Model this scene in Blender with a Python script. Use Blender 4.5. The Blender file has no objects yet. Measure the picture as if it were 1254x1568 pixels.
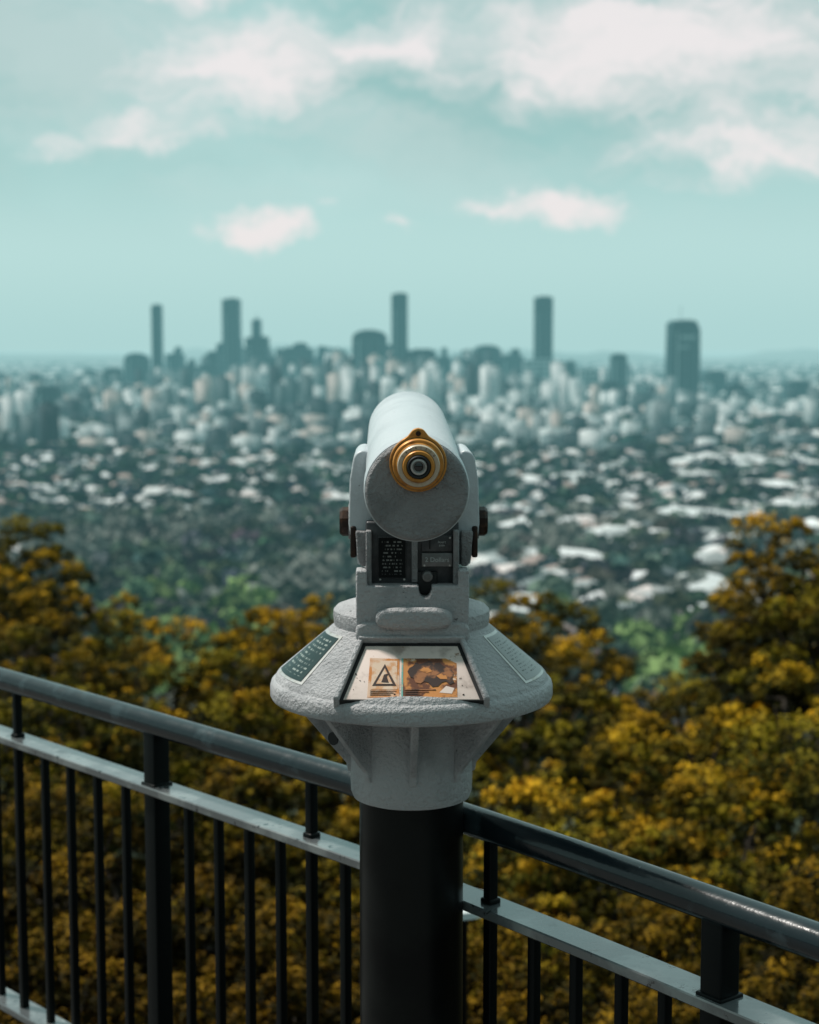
import bpy, bmesh, math, random
import numpy as np
from mathutils import Vector, Matrix
random.seed(7); rng=np.random.default_rng(7)
sc=bpy.context.scene
sc.view_settings.view_transform='Standard'; sc.view_settings.look='None'
sc.view_settings.exposure=0; sc.view_settings.gamma=1
COL=sc.collection
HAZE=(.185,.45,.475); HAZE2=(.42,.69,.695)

# ---------------------------------------------------------------- materials
def newmat(name):
    m=bpy.data.materials.new(name); m.use_nodes=True
    try: m.cycles.emission_sampling='NONE'
    except Exception: pass
    nt=m.node_tree; nt.nodes.clear()
    return m,nt
def nd(nt,t,**k):
    n=nt.nodes.new(t)
    for a,b in k.items(): setattr(n,a,b)
    return n
def mth(nt,op,a,b=None,c=None,clamp=False):
    n=nt.nodes.new('ShaderNodeMath'); n.operation=op; n.use_clamp=clamp
    for i,v in enumerate((a,b,c)):
        if v is None: continue
        if isinstance(v,(int,float)): n.inputs[i].default_value=v
        else: nt.links.new(v,n.inputs[i])
    return n.outputs[0]
def mixc(nt,f,a,b,mode='MIX'):
    n=nt.nodes.new('ShaderNodeMix'); n.data_type='RGBA'; n.blend_type=mode
    for s,v in ((0,f),(6,a),(7,b)):
        if isinstance(v,(int,float)): n.inputs[s].default_value=v
        elif isinstance(v,tuple): n.inputs[s].default_value=(v[0],v[1],v[2],1)
        else: nt.links.new(v,n.inputs[s])
    return n.outputs[2]
def noise(nt,vec,scale,detail=4,rough=.55):
    n=nt.nodes.new('ShaderNodeTexNoise'); n.inputs['Scale'].default_value=scale
    n.inputs['Detail'].default_value=detail; n.inputs['Roughness'].default_value=rough
    if vec is not None: nt.links.new(vec,n.inputs['Vector'])
    return n.outputs[0]
def ramp(nt,f,lo,hi):
    n=nt.nodes.new('ShaderNodeMapRange'); n.interpolation_type='SMOOTHSTEP'
    nt.links.new(f,n.inputs[0]); n.inputs[1].default_value=lo; n.inputs[2].default_value=hi
    return n.outputs[0]
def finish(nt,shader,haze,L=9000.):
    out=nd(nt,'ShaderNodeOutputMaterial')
    if haze:  # aerial haze painted into the material as emission, by distance from the lookout
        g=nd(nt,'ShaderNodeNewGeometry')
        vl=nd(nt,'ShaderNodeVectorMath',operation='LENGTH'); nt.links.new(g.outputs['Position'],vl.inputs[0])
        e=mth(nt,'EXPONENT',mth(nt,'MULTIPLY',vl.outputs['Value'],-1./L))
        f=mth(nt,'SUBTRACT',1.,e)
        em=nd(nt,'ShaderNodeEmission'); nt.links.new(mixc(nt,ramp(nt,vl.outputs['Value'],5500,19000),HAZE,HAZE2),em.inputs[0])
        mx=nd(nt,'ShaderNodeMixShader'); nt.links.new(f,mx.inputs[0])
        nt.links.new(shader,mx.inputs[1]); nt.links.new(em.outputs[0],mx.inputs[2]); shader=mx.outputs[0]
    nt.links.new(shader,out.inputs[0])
def mat(name,col=(.5,.5,.5),rough=.5,metal=0,col2=None,nscale=8,lo=.4,hi=.65,bump=None,attr=False,haze=False,trans=0,spec=.5,rvar=0,coat=0,chip=None):
    m,nt=newmat(name)
    tc=nd(nt,'ShaderNodeTexCoord').outputs['Object']
    b=nd(nt,'ShaderNodeBsdfPrincipled')
    b.inputs['Roughness'].default_value=rough; b.inputs['Metallic'].default_value=metal
    b.inputs['Specular IOR Level'].default_value=spec; b.inputs['Coat Weight'].default_value=coat
    c=None
    if attr:
        a=nd(nt,'ShaderNodeAttribute',attribute_name='Col'); c=a.outputs['Color']
    if col2 is not None:
        c=mixc(nt,ramp(nt,noise(nt,tc,nscale,6),lo,hi),c if c is not None else col,col2)
    if chip:
        c=mixc(nt,ramp(nt,noise(nt,tc,chip[1],5,.7),chip[2],chip[3]),c if c is not None else col,chip[0])
    if c is None: b.inputs['Base Color'].default_value=(*col,1)
    else: nt.links.new(c,b.inputs['Base Color'])
    if rvar:
        nt.links.new(mth(nt,'MULTIPLY_ADD',noise(nt,tc,nscale*2.3,5),rvar,rough-rvar*.5),b.inputs['Roughness'])
    if bump:
        bp=nd(nt,'ShaderNodeBump'); bp.inputs['Strength'].default_value=bump[1]; bp.inputs['Distance'].default_value=bump[2]
        nt.links.new(noise(nt,tc,bump[0],4,.65),bp.inputs['Height']); nt.links.new(bp.outputs[0],b.inputs['Normal'])
    finish(nt,b.outputs[0],haze)
    return m

M_cast=mat('cast_grey_paint',(.55,.535,.55),.46,0,(.36,.355,.37),12,.45,.78,bump=(150,1.,.0075),rvar=.2,chip=((.15,.145,.145),34,.65,.71))
M_castd=mat('cast_grey_face',(.34,.33,.34),.5,0,(.23,.225,.23),18,.4,.7,bump=(130,1.,.0075),rvar=.2,chip=((.13,.125,.125),55,.63,.71))
M_tube=mat('barrel_paint',(.60,.63,.66),.33,0,(.44,.47,.50),9,.45,.75,bump=(110,.6,.0025),rvar=.25,chip=((.22,.22,.22),40,.68,.72))
M_panel=mat('coin_panel_metal',(.060,.060,.065),.42,.3,(.11,.11,.115),40,.45,.7,bump=(300,.3,.001))
M_plate=mat('coin_plate',(.19,.185,.185),.35,.6,(.26,.25,.26),60,.45,.7)
M_dark=mat('dark_recess',(.010,.010,.011),.6)
M_brown=mat('rusty_bolt',(.03,.017,.013),.5,.2,(.075,.034,.018),60,.5,.7,spec=.3)
M_brass=mat('aged_brass',(.68,.29,.055),.4,.25,(.32,.11,.02),60,.48,.78,bump=(300,.3,.0008),rvar=.2)
M_steel=mat('steel',(.62,.59,.57),.3,.5,(.4,.36,.3),70,.5,.75)
M_ring=mat('engraved_ring',(.66,.54,.42),.38,.3,(.45,.32,.17),60,.5,.75)
M_glass=mat('lens_glass',(.004,.004,.005),.05,0,coat=1)
M_pole=mat('black_pole_paint',(.003,.0035,.004),.33,0,(.007,.008,.008),6,.45,.6,rvar=.15,spec=.2,bump=(60,.1,.0006))
M_rail=mat('handrail_paint',(.006,.012,.016),.22,0,(.028,.045,.052),14,.56,.70,bump=(40,.35,.002),rvar=.26,spec=.5,coat=.15,chip=((.20,.23,.24),46,.68,.72))
M_up=mat('upright_paint',(.003,.0045,.005),.4,0,(.015,.020,.022),18,.62,.75,bump=(60,.15,.001),rvar=.16,spec=.15)
M_flat=mat('railing_bar_paint',(.11,.12,.125),.2,0,(.22,.24,.24),12,.45,.65,bump=(50,.3,.0015),rvar=.16,spec=.8,coat=.6,chip=((.015,.018,.02),30,.60,.63))
M_cream=mat('sticker_paper',(.78,.63,.57),.45,0,(.42,.32,.28),30,.5,.72,chip=((.28,.14,.07),42,.60,.68))
M_orange=mat('sticker_orange',(.62,.22,.05),.45,0,(.74,.50,.36),38,.40,.58)
M_orange3=mat('sticker_field',(.66,.30,.12),.45,0,(.78,.58,.44),50,.38,.56)
M_orange2=mat('sticker_orange_dark',(.62,.25,.07),.45,0,(.14,.045,.02),34,.46,.56,chip=((.75,.55,.42),44,.62,.68))
M_tealst=mat('sticker_teal',(.16,.42,.38),.45,0,(.6,.45,.32),60,.45,.6)
M_black=mat('sticker_black',(.035,.016,.012),.5,0,(.36,.14,.05),42,.50,.62)
M_ink=mat('print_black',(.02,.02,.02),.5)
M_white=mat('label_white',(.55,.57,.57),.5)
M_bark=mat('bark',(.035,.026,.018),.9,0,(.07,.055,.04),9,.4,.6)
M_leaf=mat('leaf',attr=True,rough=.7,spec=.06)
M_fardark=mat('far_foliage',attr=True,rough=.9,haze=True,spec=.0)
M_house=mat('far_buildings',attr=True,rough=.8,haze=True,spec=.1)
M_paving=mat('paving',(.12,.115,.11),.85,0,(.09,.085,.08),5,.4,.6,bump=(40,.3,.004))
M_hill=mat('hill_forest',(.02,.05,.045),.9,0,(.05,.08,.06),.004,.4,.6,haze=True)

def label_mat(name,bg,fg,rows,cols,amt=.8,thr=.6):
    m,nt=newmat(name); uv=nd(nt,'ShaderNodeUVMap'); sp=nd(nt,'ShaderNodeSeparateXYZ'); nt.links.new(uv.outputs[0],sp.inputs[0])
    r=mth(nt,'FRACT',mth(nt,'MULTIPLY',sp.outputs[1],rows)); row=mth(nt,'GREATER_THAN',r,thr)
    cb=nd(nt,'ShaderNodeCombineXYZ'); nt.links.new(mth(nt,'MULTIPLY',sp.outputs[0],cols),cb.inputs[0])
    nt.links.new(mth(nt,'MULTIPLY',mth(nt,'FLOOR',mth(nt,'MULTIPLY',sp.outputs[1],rows)),3.7),cb.inputs[1])
    w=mth(nt,'GREATER_THAN',noise(nt,cb.outputs[0],1.0,2),.52)
    inx=mth(nt,'MULTIPLY',mth(nt,'GREATER_THAN',sp.outputs[0],.12),mth(nt,'LESS_THAN',sp.outputs[0],.88))
    iny=mth(nt,'MULTIPLY',mth(nt,'GREATER_THAN',sp.outputs[1],.08),mth(nt,'LESS_THAN',sp.outputs[1],.92))
    f=mth(nt,'MULTIPLY',mth(nt,'MULTIPLY',mth(nt,'MULTIPLY',row,w),mth(nt,'MULTIPLY',inx,iny)),amt)
    b=nd(nt,'ShaderNodeBsdfPrincipled'); nt.links.new(mixc(nt,f,bg,fg),b.inputs['Base Color']); b.inputs['Roughness'].default_value=.35
    b.inputs['Specular IOR Level'].default_value=.15
    finish(nt,b.outputs[0],False); return m
M_lblgreen=label_mat('green_info_label',(.020,.044,.044),(.36,.40,.37),11,16,.8)
M_lblwhite=label_mat('white_info_label',(.42,.42,.42),(.09,.10,.10),15,20,.8)
M_lblblack=label_mat('black_info_label',(.008,.009,.010),(.30,.30,.29),11,14)

# ---------------------------------------------------------------- helpers
def empty(name,parent=None,loc=(0,0,0),rot=(0,0,0)):
    o=bpy.data.objects.new(name,None); COL.objects.link(o); o.location=loc; o.rotation_euler=rot
    o.empty_display_size=.1; o.parent=parent; return o
def mesh_obj(name,verts,faces,m=None,parent=None,smooth=False,loc=(0,0,0),rot=(0,0,0),ang=None):
    me=bpy.data.meshes.new(name); me.from_pydata([tuple(v) for v in verts],[],faces)
    bm=bmesh.new(); bm.from_mesh(me); bmesh.ops.recalc_face_normals(bm,faces=bm.faces); bm.to_mesh(me); bm.free()
    if m: me.materials.append(m)
    o=bpy.data.objects.new(name,me); COL.objects.link(o); o.parent=parent; o.location=loc; o.rotation_euler=rot
    if smooth:
        me.shade_smooth()
        if ang is None: ang=35
        try: me.set_sharp_from_angle(angle=math.radians(ang))
        except Exception: pass
    return o
def bevel(o,w,seg=3):
    b=o.modifiers.new('bevel','BEVEL'); b.width=w; b.segments=seg; b.limit_method='ANGLE'; b.angle_limit=math.radians(30)
    o.data.shade_smooth(); b.harden_normals=False
    return o
def box(name,c,s,m,parent=None,bev=0,rot=(0,0,0)):
    x,y,z=[v/2 for v in s]
    V=[(sx*x,sy*y,sz*z) for sx in(-1,1) for sy in(-1,1) for sz in(-1,1)]
    F=[(0,1,3,2),(4,6,7,5),(0,4,5,1),(2,3,7,6),(0,2,6,4),(1,5,7,3)]
    o=mesh_obj(name,V,F,m,parent,loc=c,rot=rot)
    if bev: bevel(o,bev)
    return o
def lathe(name,prof,m,parent=None,segs=72,loc=(0,0,0),rot=(0,0,0),ang=35,wob=0):
    V=[];F=[]
    n=len(prof)
    for i in range(segs):
        a=2*math.pi*i/segs
        for r,z in prof:
            r=max(r,1e-5); V.append((r*math.cos(a),r*math.sin(a),z))
    for i in range(segs):
        j=(i+1)%segs
        for k in range(n-1): F.append((i*n+k,j*n+k,j*n+k+1,i*n+k+1))
    o=mesh_obj(name,V,F,m,parent,True,loc,rot,ang)
    bm=bmesh.new(); bm.from_mesh(o.data); bmesh.ops.remove_doubles(bm,verts=bm.verts,dist=2e-5)
    bmesh.ops.recalc_face_normals(bm,faces=bm.faces); bm.to_mesh(o.data); bm.free()
    return o
def prism(name,pts,y0,y1,m,parent=None,bev=0,mtx=None,loc=(0,0,0)):
    n=len(pts)
    V=[(p[0],y0,p[1]) for p in pts]+[(p[0],y1,p[1]) for p in pts]
    F=[tuple(range(n)),tuple(range(2*n-1,n-1,-1))]+[(i,(i+1)%n,n+(i+1)%n,n+i) for i in range(n)]
    if mtx is not None: V=[tuple(mtx@Vector(v)) for v in V]
    o=mesh_obj(name,V,F,m,parent,loc=loc)
    if bev: bevel(o,bev)
    return o
def sweep(name,path,prof,m,parent=None,smooth=True,ang=35):
    V=[];F=[];n=len(prof)
    for i,p in enumerate(path):
        a=Vector(path[max(i-1,0)]);b=Vector(path[min(i+1,len(path)-1)])
        t=(b-a).normalized(); s=Vector((t.y,-t.x,0)).normalized()
        for u,w in prof: q=Vector(p)+s*u+Vector((0,0,w)); V.append(tuple(q))
    for i in range(len(path)-1):
        for k in range(n): F.append((i*n+k,i*n+(k+1)%n,(i+1)*n+(k+1)%n,(i+1)*n+k))
    F.append(tuple(range(n))); F.append(tuple(range((len(path)-1)*n,len(path)*n)))
    return mesh_obj(name,V,F,m,parent,smooth,ang=ang)
def npmesh(name,V,F,C,m,parent=None):
    me=bpy.data.meshes.new(name); V=np.asarray(V,np.float32); F=np.asarray(F,np.int32); n,k=F.shape
    me.vertices.add(len(V)); me.vertices.foreach_set('co',V.ravel())
    me.loops.add(n*k); me.loops.foreach_set('vertex_index',F.ravel())
    me.polygons.add(n); me.polygons.foreach_set('loop_start',np.arange(0,n*k,k,dtype=np.int32))
    try: me.polygons.foreach_set('loop_total',np.full(n,k,dtype=np.int32))
    except Exception: pass
    me.update(calc_edges=True)
    if C is not None:
        a=me.color_attributes.new('Col','FLOAT_COLOR','CORNER')
        c=np.ones((n,k,4),np.float32); c[:,:,:3]=np.asarray(C,np.float32)[:,None,:]
        a.data.foreach_set('color',c.ravel())
    me.materials.append(m); me.validate()
    o=bpy.data.objects.new(name,me); COL.objects.link(o); o.parent=parent
    return o

# ---------------------------------------------------------------- telescope
tel=empty('coin_operated_telescope',loc=(.003,0,0))
lathe('pole',[(0,0),(.15,0),(.15,.012),(.0815,.016),(.0815,.957),(0,.957)],M_pole,tel,96)
lathe('pole_collar',[(0,.948),(.083,.948),(.091,.951),(.0945,.960),(.0955,.985),(.0945,1.05),(.093,1.10),(.092,1.19),(0,1.19)],M_cast,tel,96)
dish=lathe('dish',[(0,1.176),(.12,1.171),(.194,1.126),(.204,1.1100),(.212,1.1078),(.2170,1.110),(.2194,1.115),(.2192,1.129),(.2174,1.1350),(.2140,1.1385),(.2118,1.1395),(.2095,1.1450),(.207,1.1485),(.120,1.222),(.119,1.224),(0,1.224)],M_cast,tel,128,ang=28)
sl=math.atan(.845)
def slope_mtx(phi):
    R=Matrix.Rotation(phi,4,'Z')
    u=Vector((1,0,0)); v=Vector((0,math.cos(sl),math.sin(sl))); n=Vector((0,-math.sin(sl),math.cos(sl)))
    o=Vector((0,-.1675,1.1820))
    Mx=Matrix(((u.x,n.x,v.x,o.x),(u.y,n.y,v.y,o.y),(u.z,n.z,v.z,o.z),(0,0,0,1)))
    return R@Mx
MS=slope_mtx(0)
DP=.0095
cut=prism('cut',[(-.106,-.0475),(.106,-.0475),(.0725,.060),(-.0725,.060)],-DP-.003,.08,None,tel,mtx=MS)
bpy.context.view_layer.update()
bo=dish.modifiers.new('b','BOOLEAN'); bo.operation='DIFFERENCE'; bo.object=cut; bo.solver='EXACT'
bpy.context.view_layer.objects.active=dish; dish.select_set(True)
bpy.ops.object.modifier_apply(modifier='b')
bpy.data.objects.remove(cut,do_unlink=True)
dish.data.set_sharp_from_angle(angle=math.radians(28))
prism('tray_shade_edge',[(-.1050,-.0470),(.1050,-.0470),(.0720,.0590),(-.0720,.0590)],-.03,-DP-.0008,M_dark,tel,mtx=MS)  # dark backing paints the shadowed edge of the recess around the tray
prism('sticker_tray',[(-.0985,-.0462),(.0985,-.0462),(.0680,.0530),(-.0680,.0530)],-.03,-DP,M_cream,tel,bev=.001,mtx=MS)
for s in(-1,1):
    prism('frame_side_%d'%(1 if s<0 else 2),[(s*.1045,-.0490),(s*.1130,-.0490),(s*.0790,.061),(s*.0715,.061)],-.03,-.0010,M_cast,tel,bev=.0022,mtx=MS)
prism('frame_top',[(-.0790,.0592),(.0790,.0592),(.0775,.0645),(-.0775,.0645)],-.02,.0014,M_cast,tel,bev=.002,mtx=MS)
def stick(name,pts,lvl,m): return prism(name,pts,-DP+lvl*.0004-.0002,-DP+lvl*.0004,m,tel,mtx=MS)
stick('sticker_warning',[(-.064,-.043),(-.018,-.042),(-.0175,.028),(-.061,.030)],1,M_orange)
stick('warning_field',[(-.059,-.028),(-.021,-.028),(-.021,.024),(-.057,.025)],2,M_orange3)
stick('warning_triangle',[(-.057,-.022),(-.022,-.022),(-.039,.018)],3,M_black)
stick('warning_triangle_inner',[(-.0515,-.0188),(-.0275,-.0188),(-.039,.010)],4,M_orange3)
stick('warning_symbol',[(-.044,-.016),(-.033,-.017),(-.036,-.006),(-.033,.0),(-.040,-.002),(-.042,-.010)],5,M_black)
for i in range(3): stick('warning_line_%d'%i,[(-.060,-.032-i*.0035),(-.022-i*.004,-.032-i*.0035),(-.022-i*.004,-.0308-i*.0035),(-.060,-.0308-i*.0035)],3,M_black)
stick('sticker_instruction',[(-.015,-.043),(.066,-.042),(.066,.020),(.050,.029),(-.0145,.029)],1,M_orange2)
stick('instruction_border',[(-.015,-.043),(-.0125,-.043),(-.012,.029),(-.0145,.029)],2,M_tealst)
stick('instruction_patch',[(.040,-.034),(.058,-.036),(.062,-.026),(.050,-.022)],2,M_cream)
stick('instruction_picture',[(-.006,.004),(-.003,.011),(.002,.014),(.006,.021),(.012,.018),(.018,.020),(.025,.024),(.034,.020),(.041,.021),(.047,.014),(.056,.010),(.062,.002),(.059,-.008),(.062,-.016),(.056,-.020),(.050,-.014),(.044,-.016),(.038,-.023),(.030,-.024),(.024,-.016),(.018,-.014),(.013,-.018),(.006,-.016),(.003,-.008),(-.002,-.006)],3,M_black)
stick('instruction_picture_hi',[(.012,.006),(.018,.012),(.026,.010),(.030,.004),(.022,.001)],4,M_orange2)
stick('instruction_picture_hi2',[(.036,-.004),(.044,.001),(.050,-.002),(.052,-.010),(.042,-.010)],4,M_orange2)
for i in range(3): stick('instruction_line_%d'%i,[(-.010,-.030-i*.004),(.035-i*.01,-.030-i*.004),(.035-i*.01,-.0285-i*.004),(-.010,-.0285-i*.004)],3,M_black)
for i in range(12):
    u=random.choice([random.uniform(-.085,-.068),random.uniform(.070,.084),random.uniform(-.06,.06)]); v=random.uniform(-.044,-.036) if abs(u)<.065 else random.uniform(-.04,.0)
    r=random.uniform(.0006,.0018); pts=[(u+r*math.cos(a)*random.uniform(.6,1.5),v+r*math.sin(a)*random.uniform(.5,1.2)) for a in [k*math.tau/7 for k in range(7)]]
    stick('scuff_%d'%i,pts,2,M_brown)
def cone_patch(name,a0,a1,r0,r1,off,m,th=.002):
    V=[];F=[];n=14
    me=bpy.data.meshes.new(name)
    for k,o in enumerate((off,off-th-.004)):
        for i in range(n+1):
            a=a0+(a1-a0)*i/n
            for r in(r0,r1):
                am=(a0+a1)/2; f=1.0 if r==r1 else .96
                aa=am+(a-am)*f
                z=1.222-(r-.120)*.845
                rr=r+o*math.sin(sl); zz=z+o*math.cos(sl)
                V.append((rr*math.sin(aa),-rr*math.cos(aa),zz))
    N=2*(n+1)
    for i in range(n):
        F.append((2*i,2*i+2,2*i+3,2*i+1)); F.append((N+2*i,N+2*i+1,N+2*i+3,N+2*i+2))
        F.append((2*i,N+2*i,N+2*i+2,2*i+2)); F.append((2*i+1,2*i+3,N+2*i+3,N+2*i+1))
    F.append((0,1,N+1,N)); F.append((2*n,N+2*n,N+2*n+1,2*n+1))
    me.from_pydata(V,[],F); uv=me.uv_layers.new(name='UVMap')
    for p in me.polygons:
        for li in p.loop_indices:
            vi=me.loops[li].vertex_index%N
            uv.data[li].uv=((vi//2)/n,1-(vi%2))
    me.materials.append(m); o=bpy.data.objects.new(name,me); COL.objects.link(o); o.parent=tel
    return o
D=math.radians
cone_patch('label_surround_left',-D(88),-D(52.5),.129,.2045,.0010,M_steel)
cone_patch('label_left',-D(86),-D(54.5),.133,.2010,.0018,M_lblgreen)
cone_patch('label_surround_right',D(56),D(85),.129,.2045,.0010,M_steel)
cone_patch('label_right',D(58),D(83),.133,.2010,.0018,M_lblwhite)
for i in range(8):
    a=math.radians(45*i)+.03
    pts=[(.088,1.165),(.120,1.168),(.194,1.124),(.194,1.112),(.1015,1.003),(.0995,.990),(.088,.986)]
    o=prism('rib_%d'%i,pts,-.0060,.0060,M_cast,tel,bev=.0022); o.rotation_euler=(0,0,a-math.pi/2)
lathe('rib_hole',[(0,-.001),(.010,-.001),(.010,.001),(0,.001)],M_dark,tel,24,loc=(-.118,-.092,1.062),rot=(math.radians(90),0,math.radians(-40)))
lathe('turntable_ring',[(0,1.215),(.1165,1.215),(.1195,1.220),(.1205,1.232),(.1215,1.236),(.1205,1.245),(.116,1.250),(.106,1.2535),(0,1.2535)],M_cast,tel,96)
base=empty('yoke',tel,rot=(0,0,math.radians(.8)))
prism('collar_block',[(-.0838,1.222),(.0838,1.222),(.0838,1.320),(.0675,1.320),(.0675,1.297),(.0285,1.297),(.0285,1.290),(.024,1.280),(.019,1.279),(.012,1.281),(.009,1.290),(.009,1.297),(-.0675,1.297),(-.0675,1.320),(-.0838,1.320)],-.112,-.070,M_cast,base,bev=.0028)
box('collar_rear',(0,.01,1.262),(.162,.175,.075),M_cast,base,bev=.01)
pts=[]
for a in range(0,360,12):
    c,s=math.cos(math.radians(a)),math.sin(math.radians(a))
    pts.append((.002+.057*math.copysign(abs(c)**.55,c),1.250+.0165*math.copysign(abs(s)**.7,s)))
prism('coin_return_lip',pts,-.129,-.108,M_cast,base,bev=.007)
prism('collar_skirt',[(-.082,1.214),(.082,1.214),(.0850,1.222),(.0838,1.238),(.072,1.243),(-.072,1.243),(-.0838,1.238),(-.0850,1.222)],-.1175,-.100,M_cast,base,bev=.005)
box('coin_box_body',(0,-.005,1.340),(.139,.15,.10),M_panel,base,bev=.004)
for s in(-1,1):
    box('panel_cheek_%d'%(s+1),(s*.0650,-.088,1.335),(.0085,.022,.085),M_castd,base,bev=.002)
box('label_plate_black',(-.030,-.0825,1.336),(.042,.004,.062),M_panel,base,bev=.001)
def uvplate(name,x0,x1,z0,z1,y,m,parent):
    me=bpy.data.meshes.new(name); me.from_pydata([(x0,y,z0),(x1,y,z0),(x1,y,z1),(x0,y,z1)],[],[(0,1,2,3)])
    uv=me.uv_layers.new(name='UVMap')
    for li,u in enumerate([(0,0),(1,0),(1,1),(0,1)]): uv.data[li].uv=u
    me.materials.append(m); o=bpy.data.objects.new(name,me); COL.objects.link(o); o.parent=parent; return o
uvplate('label_black_face',-.0500,-.0100,1.306,1.366,-.0852,M_lblblack,base)
box('coin_plate_upper',(.0370,-.0835,1.357),(.046,.006,.024),M_panel,base,bev=.0012)
box('coin_plate_lower',(.0370,-.0845,1.333),(.046,.008,.021),M_plate,base,bev=.0012)
box('coin_slot',(.026,-.0870,1.357),(.0022,.002,.016),M_dark,base)
box('panel_divider',(.0035,-.084,1.338),(.009,.008,.078),M_castd,base,bev=.0015)
for i,(x,z) in enumerate([(.018,1.366),(.056,1.366),(.056,1.3245),(.018,1.3245),(-.048,1.303),(-.012,1.303)]):
    lathe('plate_screw_%d'%i,[(0,0),(.0016,0),(.0014,.001),(0,.0012)],M_steel,base,12,loc=(x,-.088 if x>0 else -.0848,z),rot=(math.radians(90),0,0))
lathe('lock_knob',[(0,0),(.0085,0),(.0085,.008),(.0075,.010),(.004,.0105),(.0035,.0095),(0,.0095)],M_plate,base,32,loc=(.0225,-.0850,1.3085),rot=(math.radians(90),0,0))
box('lock_slot_recess',(.0225,-.0835,1.298),(.030,.01,.034),M_dark,base,bev=.002)
def text(name,s,size,loc,m,parent,ext=.0002):
    cu=bpy.data.curves.new(name,'FONT'); cu.body=s; cu.size=size; cu.extrude=ext; cu.align_x='CENTER'; cu.align_y='CENTER'
    cu.materials.append(m); o=bpy.data.objects.new(name,cu); COL.objects.link(o); o.parent=parent; o.location=loc; o.rotation_euler=(math.radians(90),0,0); return o
text('price_text','2 Dollars',.0098,(.037,-.0890,1.333),M_white,base)
text('coin_text','Insert\ncoin',.005,(.044,-.0868,1.357),M_white,base)
def arc(cx,cz,r,a0,a1,n=8): return [(cx+r*math.cos(math.radians(a0+(a1-a0)*i/n)),cz+r*math.sin(math.radians(a0+(a1-a0)*i/n))) for i in range(n+1)]
for s in(-1,1):
    pts=[(.062,1.40)]+[(.062,1.478)]+arc(.076,1.479,.0155,110,10,8)+[(.0965,1.450),(.0985,1.385),(.0955,1.362),(.087,1.338),(.085,1.322),(.062,1.322)]
    pts=[(s*p[0]+.003,p[1]) for p in pts]
    prism('yoke_arm_%d'%(s+1),pts,-.062,.115,M_tube,base,bev=.008)
    lathe('pivot_bolt_%d'%(s+1),[(0,0),(.021,0),(.0225,.003),(.0225,.011),(.019,.0155),(0,.0155)],M_brown,base,10,loc=(.003+s*.0975,-.015,1.383),rot=(0,s*math.radians(90),0),ang=20)
    lathe('pivot_washer_%d'%(s+1),[(0,0),(.027,0),(.027,.004),(0,.004)],M_castd,base,32,loc=(.003+s*.0955,-.015,1.383),rot=(0,s*math.radians(90),0))
    box('pivot_bracket_%d'%(s+1),(.003+s*.0915,-.045,1.357),(.009,.04,.048),M_brown,base,bev=.003)
    prism('inner_lug_%d'%(s+1),[(.003+s*.070,1.375),(.003+s*.088,1.375),(.003+s*.085,1.335),(.003+s*.080,1.322),(.003+s*.070,1.322)],-.080,-.055,M_castd,base,bev=.003)
head=empty('telescope_head',tel,loc=(.007,-.29,1.4535),rot=(math.radians(5.4),0,math.radians(1.3)))
rx=(math.radians(-90),0,0)
lathe('barrel',[(.0640,.006),(.0712,.007),(.0724,.012),(.0724,.05),(.0700,.053),(.0700,.30),(.0670,.57),(.0650,.585),(.0600,.587),(.058,.570),(0,.570)],M_tube,head,96,rot=rx,ang=30)
lathe('face_plate',[(0,.0),(.0600,.0),(.0655,.0008),(.0690,.003),(.0702,.0065),(.0690,.014),(0,.014)],M_castd,head,96,rot=rx,ang=50)
ry=(math.radians(90),0,0)
ex,ez=.0015,.0395
fl=arc(0,0,.0390,118,422,44)+[(.0140,.0375),(.0090,.0440),(.0058,.0470),(0,.0482),(-.0058,.0470),(-.0090,.0440),(-.0140,.0375)]
prism('eyepiece_flange',[(p[0]+ex,p[1]+ez) for p in fl],-.0085,0,M_brass,head,bev=.0015)
L=lambda n,p,m,s=64: lathe(n,p,m,head,s,loc=(ex,0,ez),rot=ry,ang=40)
L('eyepiece_dark_gap',[(0,.010),(.0358,.010),(.0358,.0092),(.0,.0092)],M_dark)
L('eyepiece_body',[(.0,.004),(.0350,.008),(.0350,.014),(.0335,.0165),(.0300,.017),(.0290,.022),(0,.022)],M_brass)
L('eyepiece_steel_ring',[(0,.018),(.0286,.018),(.0286,.0285),(.0276,.030),(.0225,.030),(.0225,.026),(0,.026)],M_ring)
L('eyepiece_inner_brass',[(0,.02),(.0218,.02),(.0218,.033),(.0206,.0345),(.0168,.0345),(.0160,.028),(0,.028)],M_brass)
L('eyepiece_cup',[(0,.028),(.0155,.028),(.0158,.0365),(.0145,.038),(.0125,.0375),(.0115,.031),(0,.031)],M_dark)
L('eyepiece_lens_ring',[(0,.030),(.0112,.030),(.0110,.0352),(.0085,.0358),(.0065,.0325),(0,.0325)],M_steel)
L('eyepiece_lens',[(0,.0350),(.004,.0346),(.0063,.0330),(.0063,.032),(0,.032)],M_glass)
lathe('flange_screw',[(0,0),(.0036,0),(.0034,.001),(.0014,.0013),(0,.0006)],M_brown,head,20,loc=(ex,-.0084,ez+.0412),rot=ry)
for i,t in enumerate("0 1 2 3 4 5 6 7".split()):
    a=math.radians(35+i*16)
    o=text('focus_digit_%d'%i,'|' if i%2 else t,.0045,(ex+.0252*math.cos(a),-.0302,ez+.0252*math.sin(a)),M_ink,head,.0001); o.rotation_euler=(math.radians(90),math.pi/2-a,0)

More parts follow.
